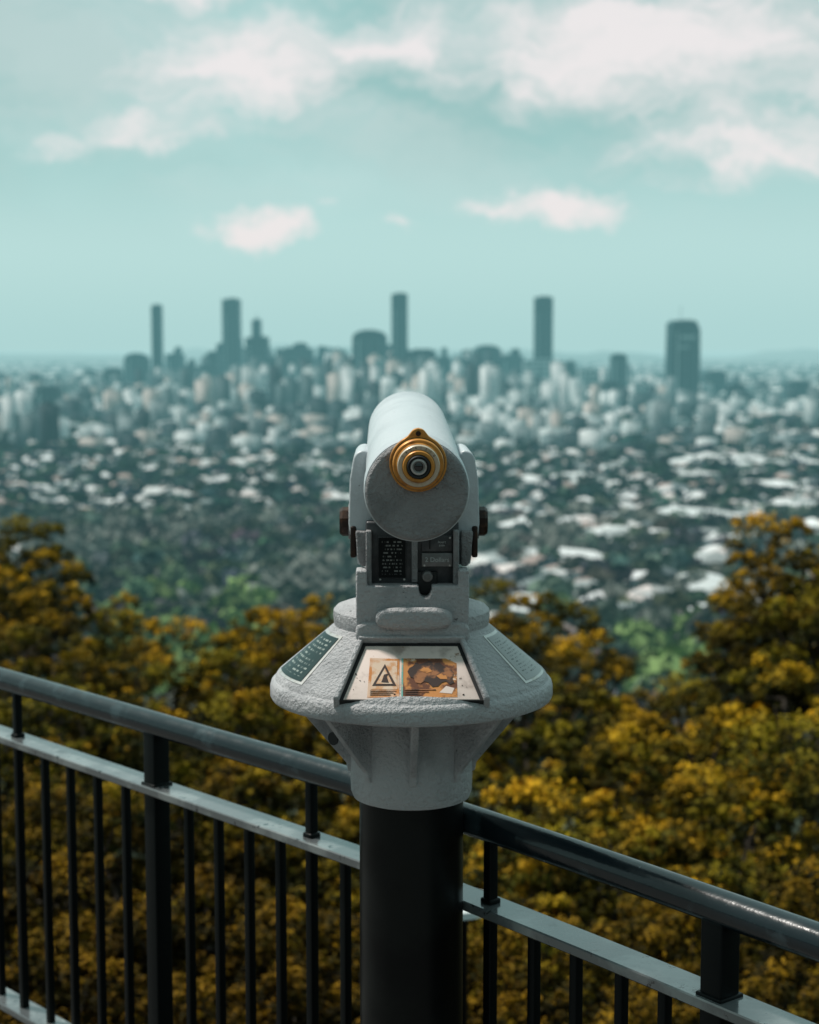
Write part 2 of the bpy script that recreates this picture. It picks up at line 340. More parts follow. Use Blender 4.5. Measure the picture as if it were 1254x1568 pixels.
# ---------------------------------------------------------------- railing
RX=np.array([-2.6,-1.6,-.93,-.488,-.098,0.,.0887,.30,.518,1.1,1.8]); RY=np.array([5.30,4.33,3.63,3.161,2.748,2.640,2.532,2.270,1.987,1.24,.35])-2.49
def ry_(x):
    xs=np.linspace(x-.08,x+.08,9); return float(np.mean(np.interp(xs,RX,RY)))
def path(z,a=-2.5,b=1.7,n=70): return [(x,ry_(x),z) for x in np.linspace(a,b,n)]
rail=empty('lookout_railing')
circ=[(.0242*math.cos(t),.0242*math.sin(t)) for t in [k*math.tau/28 for k in range(28)]]
sweep('handrail',path(.900),circ,M_rail,rail,True,60)
def rect(w,h): return [(-w,-h+.002),(-w+.002,-h),(w-.002,-h),(w,-h+.002),(w,h-.002),(w-.002,h),(-w+.002,h),(-w,h-.002)]
sweep('top_bar',path(.770),rect(.0300,.008),M_flat,rail,True,30)
sweep('bottom_bar',path(.140),rect(.0300,.008),M_flat,rail,True,30)
def upright(name,x,w,z0,z1,bev=.002):
    d=.01; t=math.atan2(ry_(x+d)-ry_(x-d),2*d)
    return box(name,(x,ry_(x),(z0+z1)/2),(w,w,z1-z0),M_up,rail,bev,rot=(0,0,t))
talls=[-.8795,-.175,.1277,-1.6]; posts=[-.506,.4186,-1.26,1.15,-1.95]
thin=[-.801,-.729,-.6555,-.583,-.432,-.365,-.300,-.236,-.112,-.052,.010,.069,.191,.248,.306,.358,.478,.537,.595,.655,.72,.78,.84]
thin+=[-.95,-1.03,-1.1,-1.18,-1.34,-1.42,-1.5]
for i,x in enumerate(thin): upright('baluster_%d'%i,x,.0155,.146,.764)
for i,x in enumerate(talls): upright('stanchion_%d'%i,x,.017,.146,.885); 
for i,x in enumerate(posts):
    upright('post_%d'%i,x,.038,-.3,.885,.003)
    upright('post_cap_%d'%i,x,.046,.768,.7825,.002)
for i,x in enumerate(talls): upright('stanchion_foot_%d'%i,x,.024,.775,.786,.003)

edge=[(x,ry_(x)+.12) for x in np.linspace(-2.5,1.7,24)]
pts=[(-9,6),( -2.5,edge[0][1]+.0)]+edge[1:]+[(6,-4.0),(9,-9),(-12,-9)]
V=[(p[0],p[1],0) for p in pts]+[(p[0],p[1],-.4) for p in pts]; n=len(pts)
mesh_obj('lookout_paving',V,[tuple(range(n)),tuple(range(2*n-1,n-1,-1))]+[(i,(i+1)%n,n+(i+1)%n,n+i) for i in range(n)],M_paving)

# ---------------------------------------------------------------- terrain
DX=[-50,.6,3,8,14,24,50,150,400,700,1000,1300,60000]
DZ=[-.42,-.45,-1.6,-4.5,-6.8,-10.2,-21,-56,-100,-123,-129,-130,-130]
def gz(x,y):
    q=np.asarray(y)+np.clip(np.asarray(x)*.9,-3,3)
    z=np.interp(q,DX,DZ)
    return z+np.where(np.asarray(y)>100,3*np.sin(np.asarray(x)*.006+1)*np.cos(np.asarray(y)*.004),0)*np.clip((np.asarray(y)-100)/400,0,1)
ys=np.concatenate([[-300,-60,-20],np.linspace(-6,20,40),np.geomspace(22,42000,120)])
xs0=np.concatenate([np.linspace(0,12,14),np.geomspace(14,26000,46)]); xs=np.concatenate([-xs0[:0:-1],xs0])
XX,YY=np.meshgrid(xs,ys); ZZ=gz(XX,YY)
V=np.stack([XX,YY,ZZ],-1).reshape(-1,3); nx=len(xs);ny=len(ys)
I=np.arange(nx*ny).reshape(ny,nx); F=np.stack([I[:-1,:-1],I[:-1,1:],I[1:,1:],I[1:,:-1]],-1).reshape(-1,4)
m,nt=newmat('terrain'); g=nd(nt,'ShaderNodeNewGeometry').outputs['Position']
sp=nd(nt,'ShaderNodeSeparateXYZ'); nt.links.new(g,sp.inputs[0])
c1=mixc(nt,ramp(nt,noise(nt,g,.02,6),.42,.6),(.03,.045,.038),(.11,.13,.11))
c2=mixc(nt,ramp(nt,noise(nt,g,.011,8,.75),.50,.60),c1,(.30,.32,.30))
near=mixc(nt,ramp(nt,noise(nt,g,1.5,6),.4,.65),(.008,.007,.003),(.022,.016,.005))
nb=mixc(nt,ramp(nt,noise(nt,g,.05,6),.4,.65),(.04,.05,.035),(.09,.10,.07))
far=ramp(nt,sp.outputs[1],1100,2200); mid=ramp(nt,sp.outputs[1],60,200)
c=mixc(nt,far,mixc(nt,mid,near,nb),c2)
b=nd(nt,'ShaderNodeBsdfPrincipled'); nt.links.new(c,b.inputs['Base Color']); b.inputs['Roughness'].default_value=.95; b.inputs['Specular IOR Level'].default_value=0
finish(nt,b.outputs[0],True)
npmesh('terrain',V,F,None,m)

V=[];F=[]
def ridge(x): return .5+.25*math.sin(x*.0009+1)+.15*math.sin(x*.0023+2)+.12*math.sin(x*.0051)+.06*math.sin(x*.013)
N=160
for k,(yy,h) in enumerate(((13500,0),(15000,150),(17000,190),(19000,0))):
    for i in range(N):
        x=-14000+28000*i/(N-1); V.append((x,yy+600*math.sin(i*.21+k),-132+h*max(.05,ridge(x+k*700)+.12*(x>2500)*(x-2500)/4000-.1)))
for k in range(3):
    for i in range(N-1): F.append((k*N+i,k*N+i+1,(k+1)*N+i+1,(k+1)*N+i))
mesh_obj('distant_hills',V,F,M_hill,smooth=True,ang=80)

# ---------------------------------------------------------------- merged instancing
def scatter(pv,pf,pos,scl,rot,cols,facecol=None):
    n=len(pos); pv=np.asarray(pv); pf=np.asarray(pf); k=len(pv)
    c,s=np.cos(rot),np.sin(rot); P=pv[None]*scl[:,None,:]
    X=P[:,:,0]*c[:,None]-P[:,:,1]*s[:,None]; Y=P[:,:,0]*s[:,None]+P[:,:,1]*c[:,None]
    V=np.stack([X,Y,P[:,:,2]],-1)+pos[:,None,:]
    F=(pf[None]+(np.arange(n)*k)[:,None,None]).reshape(-1,pf.shape[1])
    C=np.repeat(cols[:,None,:],len(pf),1)
    if facecol is not None: C=C*facecol[None]
    return V.reshape(-1,3),F,C.reshape(-1,3)
def farproto(nq,seed,size=.34):
    r=np.random.default_rng(seed); d=r.normal(size=(nq,3)); d/=np.linalg.norm(d,axis=1)[:,None]
    d[:,2]=np.where(d[:,2]<-.3,-d[:,2],d[:,2])
    ctr=d*(.65+.4*r.random((nq,1)))*np.array([1,1,.8])*(1+.25*np.sin(d[:,:1]*5+seed)*np.cos(d[:,1:2]*4)); ctr[:,2]+=.8
    nrm=d+.5*r.normal(size=(nq,3)); nrm/=np.linalg.norm(nrm,axis=1)[:,None]
    a=np.cross(nrm,r.normal(size=(nq,3))); a/=np.linalg.norm(a,axis=1)[:,None]; b=np.cross(nrm,a)
    s=size*(.6+.7*r.random((nq,1)))
    V=np.stack([ctr-a*s,ctr-b*s*.7,ctr+a*s,ctr+b*s*.7],1).reshape(-1,3)
    F=np.arange(nq*4).reshape(-1,4); sh=.65+.7*r.random(nq)
    return V,F,np.repeat(sh[:,None],3,1)
def place_forest(name,n,a0,a1,d0,d1,hs,cold,seed,nq,colfn=None,keep=None,size=.34):
    r=np.random.default_rng(seed); az=r.uniform(a0,a1,n); d=np.sqrt(r.uniform(d0**2,d1**2,n))
    if keep is not None:
        k=keep(az,d,r); az,d=az[k],d[k]; n=len(az)
    x=az*d; y=d
    z=gz(x,y); s=r.uniform(hs[0],hs[1],n)
    pos=np.stack([x,y,z],-1); scl=np.stack([s*r.uniform(.8,1.3,n),s*r.uniform(.8,1.3,n),s*r.uniform(.8,1.35,n)],-1)
    c=np.array(cold)[None]*r.uniform(.5,1.7,(n,1)); c=c*(1+.15*r.normal(size=(n,3)))
    if colfn is not None: c=colfn(az,d,c,r)
    Vs=[];Fs=[];Cs=[];o=0
    for q in range(3):
        sel=np.arange(n)%3==q
        pv,pf,fc=farproto(nq,seed+q,size)
        V,F,C=scatter(pv,pf,pos[sel],scl[sel],r.uniform(0,6.28,sel.sum()),c[sel],fc)
        Vs.append(V);Fs.append(F+o);Cs.append(C);o+=len(V)
    npmesh(name,np.concatenate(Vs),np.concatenate(Fs),np.clip(np.concatenate(Cs),.003,1),M_fardark)
def fcol(az,d,c,r):
    f=np.sin(az*60+d*.02)+np.sin(az*110-d*.031)+r.normal(size=len(az))*.5
    g=(((az>-.19)&(az<-.085)&(d>420)&(d<800)) | ((az>.13)&(az<.19)&(d>400)&(d<680)))&(f>-.5)
    c=np.where(g[:,None],np.array([.19,.27,.10])*r.uniform(.5,1.4,(len(az),1)),c)
    gr=(np.sin(az*25-d*.012)+r.normal(size=len(az))*.5>.4)&(d>760)
    c=np.where(gr[:,None],np.array([.20,.205,.185])*r.uniform(.6,1.3,(len(az),1)),c)
    return c
place_forest('distant_forest',3200,-.42,.42,330,1200,(5,9),(.085,.098,.085),11,100,fcol,
    keep=lambda a,d,r:(a<.02)|(d<650)|(r.random(len(a))<.55))
place_forest('suburban_tree_mass',10500,-.38,.38,1120,2900,(4,8.5),(.042,.066,.060),21,20,None,size=.5)
hv=[(-.5,-.5,-.6),(.5,-.5,-.6),(.5,.5,-.6),(-.5,.5,-.6),(-.5,-.5,.6),(.5,-.5,.6),(.5,.5,.6),(-.5,.5,.6),(-.56,-.58,.6),(.56,-.58,.6),(.56,.58,.6),(-.56,.58,.6),(-.28,0,1),(.28,0,1)]
hf=[(0,1,5,4),(1,2,6,5),(2,3,7,6),(3,0,4,7),(8,9,13,12),(10,11,12,13),(9,10,13,13),(11,8,12,12)]
def tris(fs):
    o=[]
    for f in fs:
        o.append((f[0],f[1],f[2])); 
        if f[3]!=f[2]: o.append((f[0],f[2],f[3]))
    return o
hft=tris(hf)
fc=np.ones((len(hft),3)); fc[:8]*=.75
r=np.random.default_rng(5)
def houses(name,n,a0,a1,d0,d1,w,keep,seed,pal,hh=(5,8)):
    r=np.random.default_rng(seed); az=r.uniform(a0,a1,n); d=np.sqrt(r.uniform(d0**2,d1**2,n)); k=keep(az,d,r); az,d=az[k],d[k]; n=len(az)
    x=az*d;y=d; pos=np.stack([x,y,gz(x,y)+3.5],-1)
    s=np.stack([r.uniform(w[0],w[1],n),r.uniform(w[0]*.6,w[1]*.7,n),r.uniform(hh[0],hh[1],n)],-1)
    pal=np.array(pal); c=pal[r.integers(0,len(pal),n)]*r.uniform(.7,1.15,(n,1))
    rot=np.round(r.uniform(0,4,n))*.785+.3+r.normal(size=n)*.15
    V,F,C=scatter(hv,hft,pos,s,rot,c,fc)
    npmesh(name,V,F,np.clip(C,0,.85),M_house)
PAL=[(.84,.83,.84),(.8,.78,.78),(.72,.70,.69),(.5,.52,.52),(.42,.32,.29),(.36,.38,.38),(.16,.19,.2),(.66,.57,.55),(.22,.25,.25)]
houses('distant_suburb_houses',8400,-.38,.38,1190,3400,(10,18),lambda a,d,r:(np.sin(a*31+d*.006)+np.sin(d*.013-a*17)+r.normal(size=len(a))*1.1)>-.55,31,PAL,(6,9))
houses('distant_valley_houses',1000,.02,.38,620,1250,(12,22),lambda a,d,r:(np.sin(a*37+d*.02)+r.normal(size=len(a))*.6)>.1,32,PAL,(6,9))
houses('distant_forest_edge_houses',520,-.38,.02,950,1250,(10,17),lambda a,d,r:(np.sin(a*47+d*.02)+r.normal(size=len(a))*.6)>.4,36,PAL,(6,9))
houses('distant_warehouses',120,.03,.38,730,1900,(30,58),lambda a,d,r:r.random(len(a))<.35,33,[(.86,.86,.86),(.7,.72,.72)],(8,10))
houses('horizon_suburb_houses',9000,-.38,.38,3300,12000,(16,46),lambda a,d,r:r.random(len(a))<.9,34,[(.75,.76,.75),(.5,.55,.55),(.2,.25,.25),(.05,.08,.08)],(7,16))
bv=[(-.5,-.5,0),(.5,-.5,0),(.5,.5,0),(-.5,.5,0),(-.5,-.5,1),(.5,-.5,1),(.5,.5,1),(-.5,.5,1),(-.25,-.2,1),(.2,-.2,1),(.2,.25,1),(-.25,.25,1),(-.25,-.2,1.07),(.2,-.2,1.07),(.2,.25,1.07),(-.25,.25,1.07)]
bf=[(0,1,5,4),(1,2,6,5),(2,3,7,6),(3,0,4,7),(4,5,6,7),(8,9,13,12),(9,10,14,13),(10,11,15,14),(11,8,12,15),(12,13,14,15)]
n=2300; az=np.concatenate([r.normal(-.04,.12,1500),r.uniform(-.38,.38,800)]); d=r.uniform(1900,5800,n); x=az*d
cen=np.exp(-((az+.03)/.14)**2); h=r.gamma(2.,6.5,n)+9+cen*r.gamma(2,19,n)*(d>2900); h=np.minimum(h,132-(5800-d)*.015)
s=np.stack([r.uniform(11,30,n),r.uniform(11,28,n),h],-1)
pal=np.array([(.80,.82,.82),(.74,.76,.76),(.55,.6,.6),(.28,.33,.34),(.14,.19,.2),(.09,.14,.15),(.60,.52,.48),(.03,.055,.065),(.04,.075,.085),(.04,.07,.08)])
V,F,C=scatter(bv,bf,np.stack([x,d,gz(x,d)-1],-1),s,r.uniform(-.5,.5,n),pal[r.integers(0,len(pal),n)])
m_w,nt=newmat('far_facade'); at=nd(nt,'ShaderNodeAttribute',attribute_name='Col').outputs['Color']
def facade(nt,base,fl=4.,bay=5.,dk=.45):
    g=nd(nt,'ShaderNodeNewGeometry'); sp=nd(nt,'ShaderNodeSeparateXYZ'); nt.links.new(g.outputs['Position'],sp.inputs[0])
    sn=nd(nt,'ShaderNodeSeparateXYZ'); nt.links.new(g.outputs['Normal'],sn.inputs[0])
    a=mth(nt,'GREATER_THAN',mth(nt,'FRACT',mth(nt,'MULTIPLY',sp.outputs[2],1/fl)),.42)
    hz=mth(nt,'ADD',sp.outputs[0],sp.outputs[1]); bb=mth(nt,'GREATER_THAN',mth(nt,'FRACT',mth(nt,'MULTIPLY',hz,1/bay)),.3)
    w=mth(nt,'MULTIPLY',mth(nt,'MULTIPLY',a,bb),mth(nt,'LESS_THAN',sn.outputs[2],.5))
    dark=mixc(nt,1.,base,(dk,dk*1.15,dk*1.15),'MULTIPLY')
    b=nd(nt,'ShaderNodeBsdfPrincipled'); nt.links.new(mixc(nt,w,base,dark),b.inputs['Base Color'])
    nt.links.new(mth(nt,'MULTIPLY_ADD',w,-.4,.7),b.inputs['Roughness']); b.inputs['Specular IOR Level'].default_value=.2
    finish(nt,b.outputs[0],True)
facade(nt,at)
npmesh('distant_city_buildings',V,F,C,m_w)
def tmat(name,c):
    m,nt=newmat(name); rgb=nd(nt,'ShaderNodeRGB'); rgb.outputs[0].default_value=(*c,1); facade(nt,rgb.outputs[0],12.,14.,.3); return m
TG=tmat('tower_dark_glass',(.028,.072,.082)); TM=tmat('tower_mid',(.09,.16,.175)); TL=tmat('tower_light',(.62,.68,.68)); M_slab=mat('tower_slab',(.09,.14,.15),.6,haze=True)
def tower(px0,px1,top,d,mt,kind='flat',dep=None):
    a=((px0+px1)/2-627)/2486.; w=(px1-px0)/2486.*d; zt=1.65+(530-top)/2486.*d; zb=float(gz(a*d,d))-2
    dep=dep or min(max(w,22),40); e=empty('skyscraper',loc=(a*d,d-2.49,zb)); H=zt-zb; rr=random.uniform(-.25,.25); e.rotation_euler=(0,0,rr)
    if kind=='arc':
        pts=[(-w/2,0),(w/2,0)]+[(w/2*math.cos(t)*1.0,H-w*.28+w*.28*math.sin(t)**.8) for t in np.linspace(0.001,math.pi-.001,14)]
    elif kind=='curve': pts=[(-w/2,0),(w/2,0),(w*.52,H*.5),(w*.5,H*.88),(w*.36,H*.985),(w*.05,H),(-w*.38,H*.99),(-w*.5,H*.95),(-w*.52,H*.5)]
    else: pts=[(-w/2,0),(w/2,0),(w/2,H),(-w/2,H)]
    prism('tower_body',pts,-dep/2,dep/2,mt,e)
    V=[];F=[];k=0;z=4.
    hmax=H*.86 if kind in('arc','curve') else H-1
    while z<hmax:
        for sx,sy in((-1,-1),(1,-1),(1,1),(-1,1)):
            for zz in(z,z+1.2): V.append((sx*(w/2+.35),sy*(dep/2+.35),zz))
        F+= [(k,k+2,k+3,k+1),(k+2,k+4,k+5,k+3),(k+4,k+6,k+7,k+5),(k+6,k,k+1,k+7),(k+1,k+3,k+5,k+7),(k,k+6,k+4,k+2)]; k+=8; z+=8.
    mesh_obj('floor_slabs',V,F,M_slab if mt is not TL else mt,e)
    if w>30:
        for q in(-.3,.02,.33): box('facade_fin_%d'%int(q*100+50),(w*q,-dep/2-.6,H*.43),(3.4,1.0,H*.84),TL if q<0 else M_slab,e)
    if kind in('flat','spire'):
        box('plant_room',(w*.05,0,H+2),(w*.6,dep*.6,6),mt,e); box('roof_parapet',(0,0,H+.6),(w+1,dep+1,1.2),M_slab,e)
    if kind=='spire' : box('mast',(0,0,H+10),(1.2,1.2,24),M_slab,e)
    if kind=='curve':
        box('mast',(w*-.1,0,H+14),(1.,1.,36),M_slab,e); box('pale_floors',(w*.08,-dep/2-.9,H*.78),(w*.5,1.2,H*.05),TL,e); box('pale_floors_2',(-w*.1,-dep/2-.9,H*.66),(w*.4,1.2,H*.03),TL,e)  # light-coloured facade bands near the top of the tower
for t in [(236,250,469,4900,TG),(344,369,460,4700,TM),(388,401,491,4800,TM,'spire'),(379,412,517,4700,TG),(424,481,534,4500,TM),
 (541,592,505,4500,TG,'arc'),(600,624,452,4600,TG),(624,666,537,4300,TG),(724,765,528,4700,TM,'arc'),(816,845,457,4600,TG),(800,850,552,4300,TL),
 (934,957,541,4400,TG,'arc'),(1021,1066,490,3900,TG,'curve'),(694,762,586,3600,TG),(192,229,540,4700,TM,'arc'),(58,95,594,3000,TM),
 (915,950,586,3700,TG),(571,590,553,4000,TL),(335,352,527,4900,TM),(528,541,560,4200,TL),(480,520,566,4300,TM),(258,282,543,5000,TM),
 (805,820,590,3100,TL),(868,884,628,2700,TL),(915,938,622,2700,TL),(1028,1054,645,2500,TL),(388,425,598,3500,TL),(285,300,600,3300,TL),(770,800,632,2600,TL),(455,480,625,3000,TL),(120,145,640,2800,TM),
 (666,690,548,4600,TM),(765,800,545,4800,TM),(1075,1110,570,4300,TM),(970,1000,590,3600,TL),(20,50,600,3400,TL),(205,222,655,2500,TL),(228,250,648,2500,TL),(348,366,590,3300,TG),(302,334,560,4500,TM),(412,428,548,4700,TG),(500,526,548,4600,TG),(90,120,588,3600,TL),
 (590,602,530,4800,TM),(695,722,552,4700,TG),(850,880,556,4500,TM),(885,912,566,4200,TL),(240,262,575,4000,TL),(160,188,566,4400,TG),(438,456,572,4000,TL),(525,548,592,3300,TL),(740,758,600,3200,TL),(1110,1140,590,3700,TG),(1160,1185,600,3400,TL),(1200,1235,585,3800,TM),(395,410,575,3900,TL),(370,386,565,4200,TM),
 (320,334,540,4800,TG),(356,372,520,4900,TG),(452,470,527,5000,TG),(488,500,532,5000,TM),(520,530,538,5000,TG),(676,684,534,5000,TM),(706,716,538,5000,TM),(782,794,536,5000,TG),(270,279,533,5200,TM),(290,300,552,4600,TG),(70,80,600,3200,TG),(652,672,600,3100,TL),(690,704,612,2900,TL)]:
    tower(*t)

# ---------------------------------------------------------------- near trees
def make_tree(seed,H=7.,R=1.7,nc=26,dark=1.,tint=(1,1,1)):
    r=np.random.default_rng(seed)
    V=[];F=[]
    def tube(p0,p1,r0,r1,bend=.15,n=6,sg=4):
        p0=np.array(p0,float);p1=np.array(p1,float); off=r.normal(size=3)*bend*np.linalg.norm(p1-p0)
        for i in range(sg+1):
            t=i/sg; p=p0+(p1-p0)*t+off*math.sin(math.pi*t)*.6; rad=r0+(r1-r0)*t
            ax=(p1-p0)/np.linalg.norm(p1-p0); s=np.cross(ax,[.3,.9,.2]); s/=np.linalg.norm(s); u=np.cross(ax,s)
            b=len(V)
            for k in range(n): a=k*math.tau/n; V.append(p+rad*(s*math.cos(a)+u*math.sin(a)))
            if i:
                for k in range(n): F.append((b-n+k,b-n+(k+1)%n,b+(k+1)%n,b+k))
    fork=np.array([r.normal()*.15,r.normal()*.15,H*.42])
    tube((0,0,-16),fork,.24,.12,.015,8,12)
    mains=[]
    for i in range(6):
        a=i*math.tau/6+r.uniform(-.4,.4); e=fork+np.array([math.cos(a)*R*.45,math.sin(a)*R*.45,H*r.uniform(.12,.32)]); tube(fork,e,.09,.045); mains.append(e)
    cl=[]
    tries=0
    while len(cl)<nc and tries<8000:
        tries+=1
        d=r.normal(size=3); d/=np.linalg.norm(d)
        rad=r.uniform(.35,1.)**.5
        p=np.array([d[0]*R*rad,d[1]*R*rad,H*.60+d[2]*H*.34*rad]); q=r.uniform(.40,.98)
        if all(np.linalg.norm(p-c)>(q+s)*.84 for c,s in cl): cl.append((p,q))
    top=max(c[2]+s*.85 for c,s in cl)
    LV=[];LC=[]
    for c,s in cl:
        j=int(np.argmin([np.linalg.norm(c-m_) for m_ in mains])); tube(mains[j],c-np.array([0,0,s*.3]),.035,.010,.12,4,3)
        nt_=int(34*s**1.3+6)
        td=r.normal(size=(nt_,3)); td/=np.linalg.norm(td,axis=1)[:,None]; td[:,2]=np.where(td[:,2]<-.25,-td[:,2],td[:,2])
        tc=c+td*s*np.array([1,1,.88])*r.uniform(.6,.98,(nt_,1)); ts=s*r.uniform(.17,.30,nt_)
        nl=38
        idx=np.repeat(np.arange(nt_),nl); n=len(idx)
        d=r.normal(size=(n,3)); d/=np.linalg.norm(d,axis=1)[:,None]; d[:,2]=np.where(d[:,2]<-.3,-d[:,2],d[:,2])
        pos=tc[idx]+d*ts[idx,None]*r.uniform(.5,1.08,(n,1))
        nrm=d*.9+r.normal(size=(n,3))*.45+np.array([0,0,.35]); nrm/=np.linalg.norm(nrm,axis=1)[:,None]
        a=np.cross(nrm,r.normal(size=(n,3))); a/=np.linalg.norm(a,axis=1)[:,None]; b=np.cross(nrm,a)
        l=r.uniform(.036,.066,(n,1)); w=l*r.uniform(.32,.5,(n,1))
        LV.append(np.stack([pos-a*l,pos-b*w,pos+a*l,pos+b*w],1).reshape(-1,3))
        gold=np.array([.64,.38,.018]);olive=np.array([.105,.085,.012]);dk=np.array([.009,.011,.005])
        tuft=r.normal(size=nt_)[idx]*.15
        up=np.clip((pos[:,2]-c[2])/s*.68+.04+tuft+r.normal(size=n)*.10+(c[2]/H-.60)*.9,0,1)[:,None]  # golden leaf tops; highlights and lower shade painted into the colour too
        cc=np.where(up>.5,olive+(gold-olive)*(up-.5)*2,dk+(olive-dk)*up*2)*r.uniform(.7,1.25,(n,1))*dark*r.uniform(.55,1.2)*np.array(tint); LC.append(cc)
    LV=np.concatenate(LV);LC=np.concatenate(LC)
    return np.array(V),F,LV,np.arange(len(LV)).reshape(-1,4),LC,top
protos=[]
TI=[(1.08,1,1),(.80,.98,1.1),(1.1,1.,.9),(.78,.95,1.2),(1.15,1.12,1),(1.05,.95,1),(.9,.95,1),(1.1,.95,1)]
for s in range(8):
    V,F,LV,LF,LC,top=make_tree(100+s,H=[7,6.5,7.5,7,6.5,7,6.5,7][s],R=[1.7,1.5,1.9,1.6,1.5,1.8,1.6,1.8][s],nc=[24,21,26,22,20,24,22,24][s],dark=[1.05,.85,1.05,.72,1.25,.36,.5,.28][s],tint=TI[s])  # last three protos: shade of the low rows painted into darker leaf colour
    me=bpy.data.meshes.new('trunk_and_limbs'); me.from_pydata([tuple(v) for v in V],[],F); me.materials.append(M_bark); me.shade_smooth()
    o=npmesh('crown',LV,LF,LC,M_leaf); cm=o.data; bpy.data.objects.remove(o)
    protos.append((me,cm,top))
def tree(px,d,topy,s=1.,k=None):
    a=(px-627)/2486.; e=math.tan(math.atan((topy-784)/2486.)+math.radians(5.83))
    k=random.randrange(5) if k is None else k; me,cm,top=protos[k]
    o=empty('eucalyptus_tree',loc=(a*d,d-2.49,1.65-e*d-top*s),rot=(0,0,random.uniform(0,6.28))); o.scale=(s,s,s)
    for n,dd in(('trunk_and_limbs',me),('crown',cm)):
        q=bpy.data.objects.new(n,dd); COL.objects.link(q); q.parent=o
T=[(48,24,790,.50,1),(5,24.5,806,.46,3),(-45,22,840,.6,0),(72,23,842,.38,4),(55,20,905,.5,2),(-10,18,950,.6,3),(182,24,908,.42,4),(150,23,930,.42,1),(125,21,975,.45,3),(238,20,955,.45,0),(285,19,1000,.5,1),(345,20,970,.42,4),(375,22,945,.4,3),(405,21,928,.48,2),(462,21,935,.42,0),(490,23,910,.40,4),
 (560,20,945,.5,3),(640,20,935,.5,4),(735,22,890,.42,1),(800,21,908,.5,2),(870,22,906,.45,3),(905,19,970,.45,0),(945,16,1080,.5,4),(1010,18,1065,.42,2),(1060,17,1030,.45,1),(1105,17,980,.40,2),(1150,15.5,872,.28,4),(1170,15.2,930,.4,3),(1215,15,794,.42,0),(1280,15,830,.5,3),(1235,14,900,.5,1),(1195,16,850,.36,2),
 (1190,12.5,1010,.5,4),(1085,12.5,1085,.5,2),(975,11.5,1115,.5,4),(870,12,1060,.5,3),(770,13,1010,.55,1),(670,13,1060,.5,2),(540,13,1050,.5,4),(440,13,1020,.5,2),(350,13,1060,.48,1),(255,12.5,1080,.5,3),(160,13,1070,.5,2),(70,12.5,1040,.5,1),(-30,12,1060,.5,3),
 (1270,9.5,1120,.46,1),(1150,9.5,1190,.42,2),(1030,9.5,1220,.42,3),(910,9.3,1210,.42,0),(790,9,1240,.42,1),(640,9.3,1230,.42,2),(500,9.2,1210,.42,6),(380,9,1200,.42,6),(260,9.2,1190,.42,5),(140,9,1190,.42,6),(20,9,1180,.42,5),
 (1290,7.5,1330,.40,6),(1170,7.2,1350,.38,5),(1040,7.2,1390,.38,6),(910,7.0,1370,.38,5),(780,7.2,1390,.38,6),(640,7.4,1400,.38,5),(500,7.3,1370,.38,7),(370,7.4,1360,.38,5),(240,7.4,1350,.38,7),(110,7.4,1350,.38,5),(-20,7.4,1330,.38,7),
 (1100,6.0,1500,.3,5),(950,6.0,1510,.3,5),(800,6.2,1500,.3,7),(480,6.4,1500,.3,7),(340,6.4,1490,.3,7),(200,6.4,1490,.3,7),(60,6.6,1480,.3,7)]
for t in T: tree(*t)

pl=empty('path_light',loc=(.135,2.1,.015))
lathe('lamp_post',[(0,-6),(.04,-6),(.035,.0),(0,.0)],M_pole,pl,20)
lathe('lamp_cap',[(0,0),(.06,0),(.12,.012),(.115,.03),(.06,.05),(0,.056)],mat('lamp_white',(.75,.78,.78),.4),pl,40)

# ---------------------------------------------------------------- sky
w=bpy.data.worlds.new('World'); sc.world=w; w.use_nodes=True; nt=w.node_tree; nt.nodes.clear()
SEL,SAZ=math.radians(58),math.radians(-66)
sky=nd(nt,'ShaderNodeTexSky'); sky.sky_type='NISHITA'; sky.sun_disc=False; sky.sun_elevation=SEL; sky.sun_rotation=SAZ; sky.dust_density=3
tc=nd(nt,'ShaderNodeTexCoord').outputs['Generated']
sp=nd(nt,'ShaderNodeSeparateXYZ'); nt.links.new(tc,sp.inputs[0])
azn=mth(nt,'ARCTAN2',sp.outputs[0],sp.outputs[1]); eln=mth(nt,'ARCSINE',sp.outputs[2])
cb=nd(nt,'ShaderNodeCombineXYZ'); nt.links.new(azn,cb.inputs[0]); nt.links.new(eln,cb.inputs[1])
uv=cb.outputs[0]
nz=nd(nt,'ShaderNodeTexNoise'); nz.inputs['Scale'].default_value=16; nz.inputs['Detail'].default_value=4; nz.inputs['Roughness'].default_value=.62; nt.links.new(uv,nz.inputs['Vector'])
vs=nd(nt,'ShaderNodeVectorMath',operation='SUBTRACT'); nt.links.new(nz.outputs['Color'],vs.inputs[0]); vs.inputs[1].default_value=(.5,.5,.5)
vm=nd(nt,'ShaderNodeVectorMath',operation='MULTIPLY'); nt.links.new(vs.outputs[0],vm.inputs[0]); vm.inputs[1].default_value=(.11,.055,0)
va=nd(nt,'ShaderNodeVectorMath',operation='ADD'); nt.links.new(uv,va.inputs[0]); nt.links.new(vm.outputs[0],va.inputs[1])
lumps=[(980,85,420,120,1.),(815,150,100,60,.8),(1140,235,250,90,.75),(1240,170,130,100,.6),(395,115,260,100,.9),(610,85,190,85,.8),(225,210,120,60,.65),(100,235,110,35,.45),(395,362,95,36,.95),(850,326,150,46,1.),(745,320,70,30,.6),(610,350,40,20,.4),(230,2,340,28,.8),(490,320,60,22,.35)]
tot=None
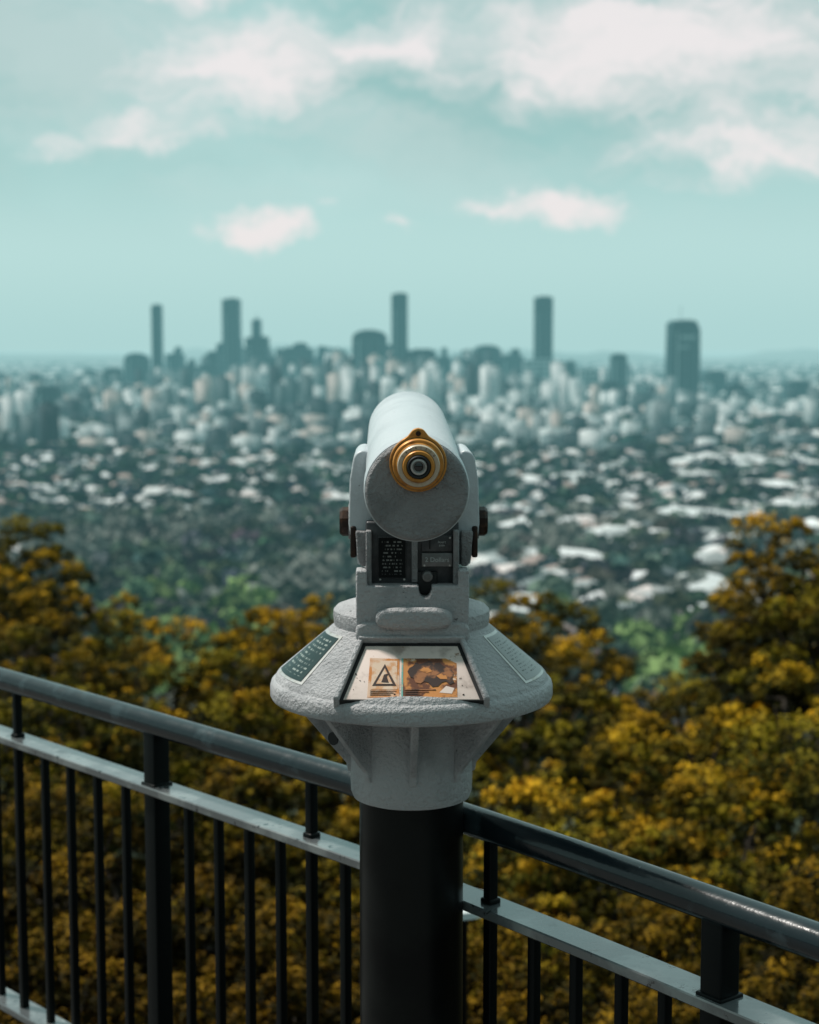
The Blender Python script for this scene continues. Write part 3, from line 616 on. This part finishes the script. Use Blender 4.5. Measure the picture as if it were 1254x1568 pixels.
for px,py,sx,sy,wt in lumps:
    mp=nd(nt,'ShaderNodeMapping'); mp.vector_type='TEXTURE'
    mp.inputs['Location'].default_value=((px-627)/2486.,(530-py)/2486.,0); mp.inputs['Scale'].default_value=(sx/2486.,sy/2486.,1)
    nt.links.new(va.outputs[0],mp.inputs[0]); ln=nd(nt,'ShaderNodeVectorMath',operation='LENGTH'); nt.links.new(mp.outputs[0],ln.inputs[0])
    v=mth(nt,'MULTIPLY',mth(nt,'SUBTRACT',1.,ln.outputs['Value'],clamp=True),wt)
    tot=v if tot is None else mth(nt,'MAXIMUM',tot,v)
mp=nd(nt,'ShaderNodeMapping'); mp.inputs['Scale'].default_value=(1,2.6,1); nt.links.new(va.outputs[0],mp.inputs[0])
n2=noise(nt,mp.outputs[0],5.5,4,.55); n3=noise(nt,mp.outputs[0],2.2,3,.5); n4=noise(nt,mp.outputs[0],20,4,.6)
cm=ramp(nt,mth(nt,'ADD',tot,mth(nt,'MULTIPLY',mth(nt,'MULTIPLY',mth(nt,'SUBTRACT',n4,.5),1.2),ramp(nt,tot,0,.2))),.0,.80)
hi=ramp(nt,eln,.05,.16)
veil=mth(nt,'MULTIPLY',ramp(nt,n2,.36,.62),hi)
base=mixc(nt,ramp(nt,eln,0,.06),(.46,.73,.725),(.50,.76,.75))
dk=mth(nt,'MULTIPLY',mth(nt,'MULTIPLY',ramp(nt,n3,.30,.58),hi),.95)
base=mixc(nt,dk,base,(.25,.51,.50))
base=mixc(nt,mth(nt,'MULTIPLY',veil,.65),base,(.60,.72,.71))
c=mixc(nt,cm,base,(.90,.86,.86))
nis=mixc(nt,1.,sky.outputs[0],(.10,.10,.085),'MULTIPLY')
c=mixc(nt,.10,c,nis)
fb=nd(nt,'ShaderNodeMapRange'); nt.links.new(sp.outputs[1],fb.inputs[0]); fb.inputs[1].default_value=-.5; fb.inputs[2].default_value=.75; fb.inputs[3].default_value=3.8; fb.inputs[4].default_value=10.
fz=nd(nt,'ShaderNodeMapRange'); nt.links.new(sp.outputs[2],fz.inputs[0]); fz.inputs[1].default_value=.25; fz.inputs[2].default_value=.8; fz.inputs[3].default_value=0; fz.inputs[4].default_value=2.2
fr=mth(nt,'ADD',fb.outputs[0],fz.outputs[0])  # sky dimmed behind the camera and lifted overhead, added to shape the light
sc3=nd(nt,'ShaderNodeVectorMath',operation='SCALE'); nt.links.new(c,sc3.inputs[0]); nt.links.new(fr,sc3.inputs['Scale'])
bg=nd(nt,'ShaderNodeBackground'); bg.inputs[1].default_value=.1; nt.links.new(sc3.outputs[0],bg.inputs[0])
out=nd(nt,'ShaderNodeOutputWorld'); nt.links.new(bg.outputs[0],out.inputs[0])
sun=bpy.data.lights.new('sun','SUN'); sun.energy=3.6; sun.angle=math.radians(5); sun.color=(1,.95,.88)
so=bpy.data.objects.new('sun',sun); COL.objects.link(so)
dirv=Vector((math.sin(SAZ)*math.cos(SEL),math.cos(SAZ)*math.cos(SEL),math.sin(SEL)))
so.rotation_euler=dirv.to_track_quat('Z','Y').to_euler()

cam=bpy.data.cameras.new('camera'); co=bpy.data.objects.new('camera',cam); COL.objects.link(co)
cam.sensor_fit='VERTICAL'; cam.sensor_height=36; cam.sensor_width=28.8; cam.lens=57.08
cam.clip_start=.05; cam.clip_end=90000
co.location=(0,-2.49,1.65); co.rotation_euler=(math.radians(90-5.83),0,0)
cam.dof.use_dof=True; cam.dof.focus_distance=2.26; cam.dof.aperture_fstop=5.2
sc.camera=co
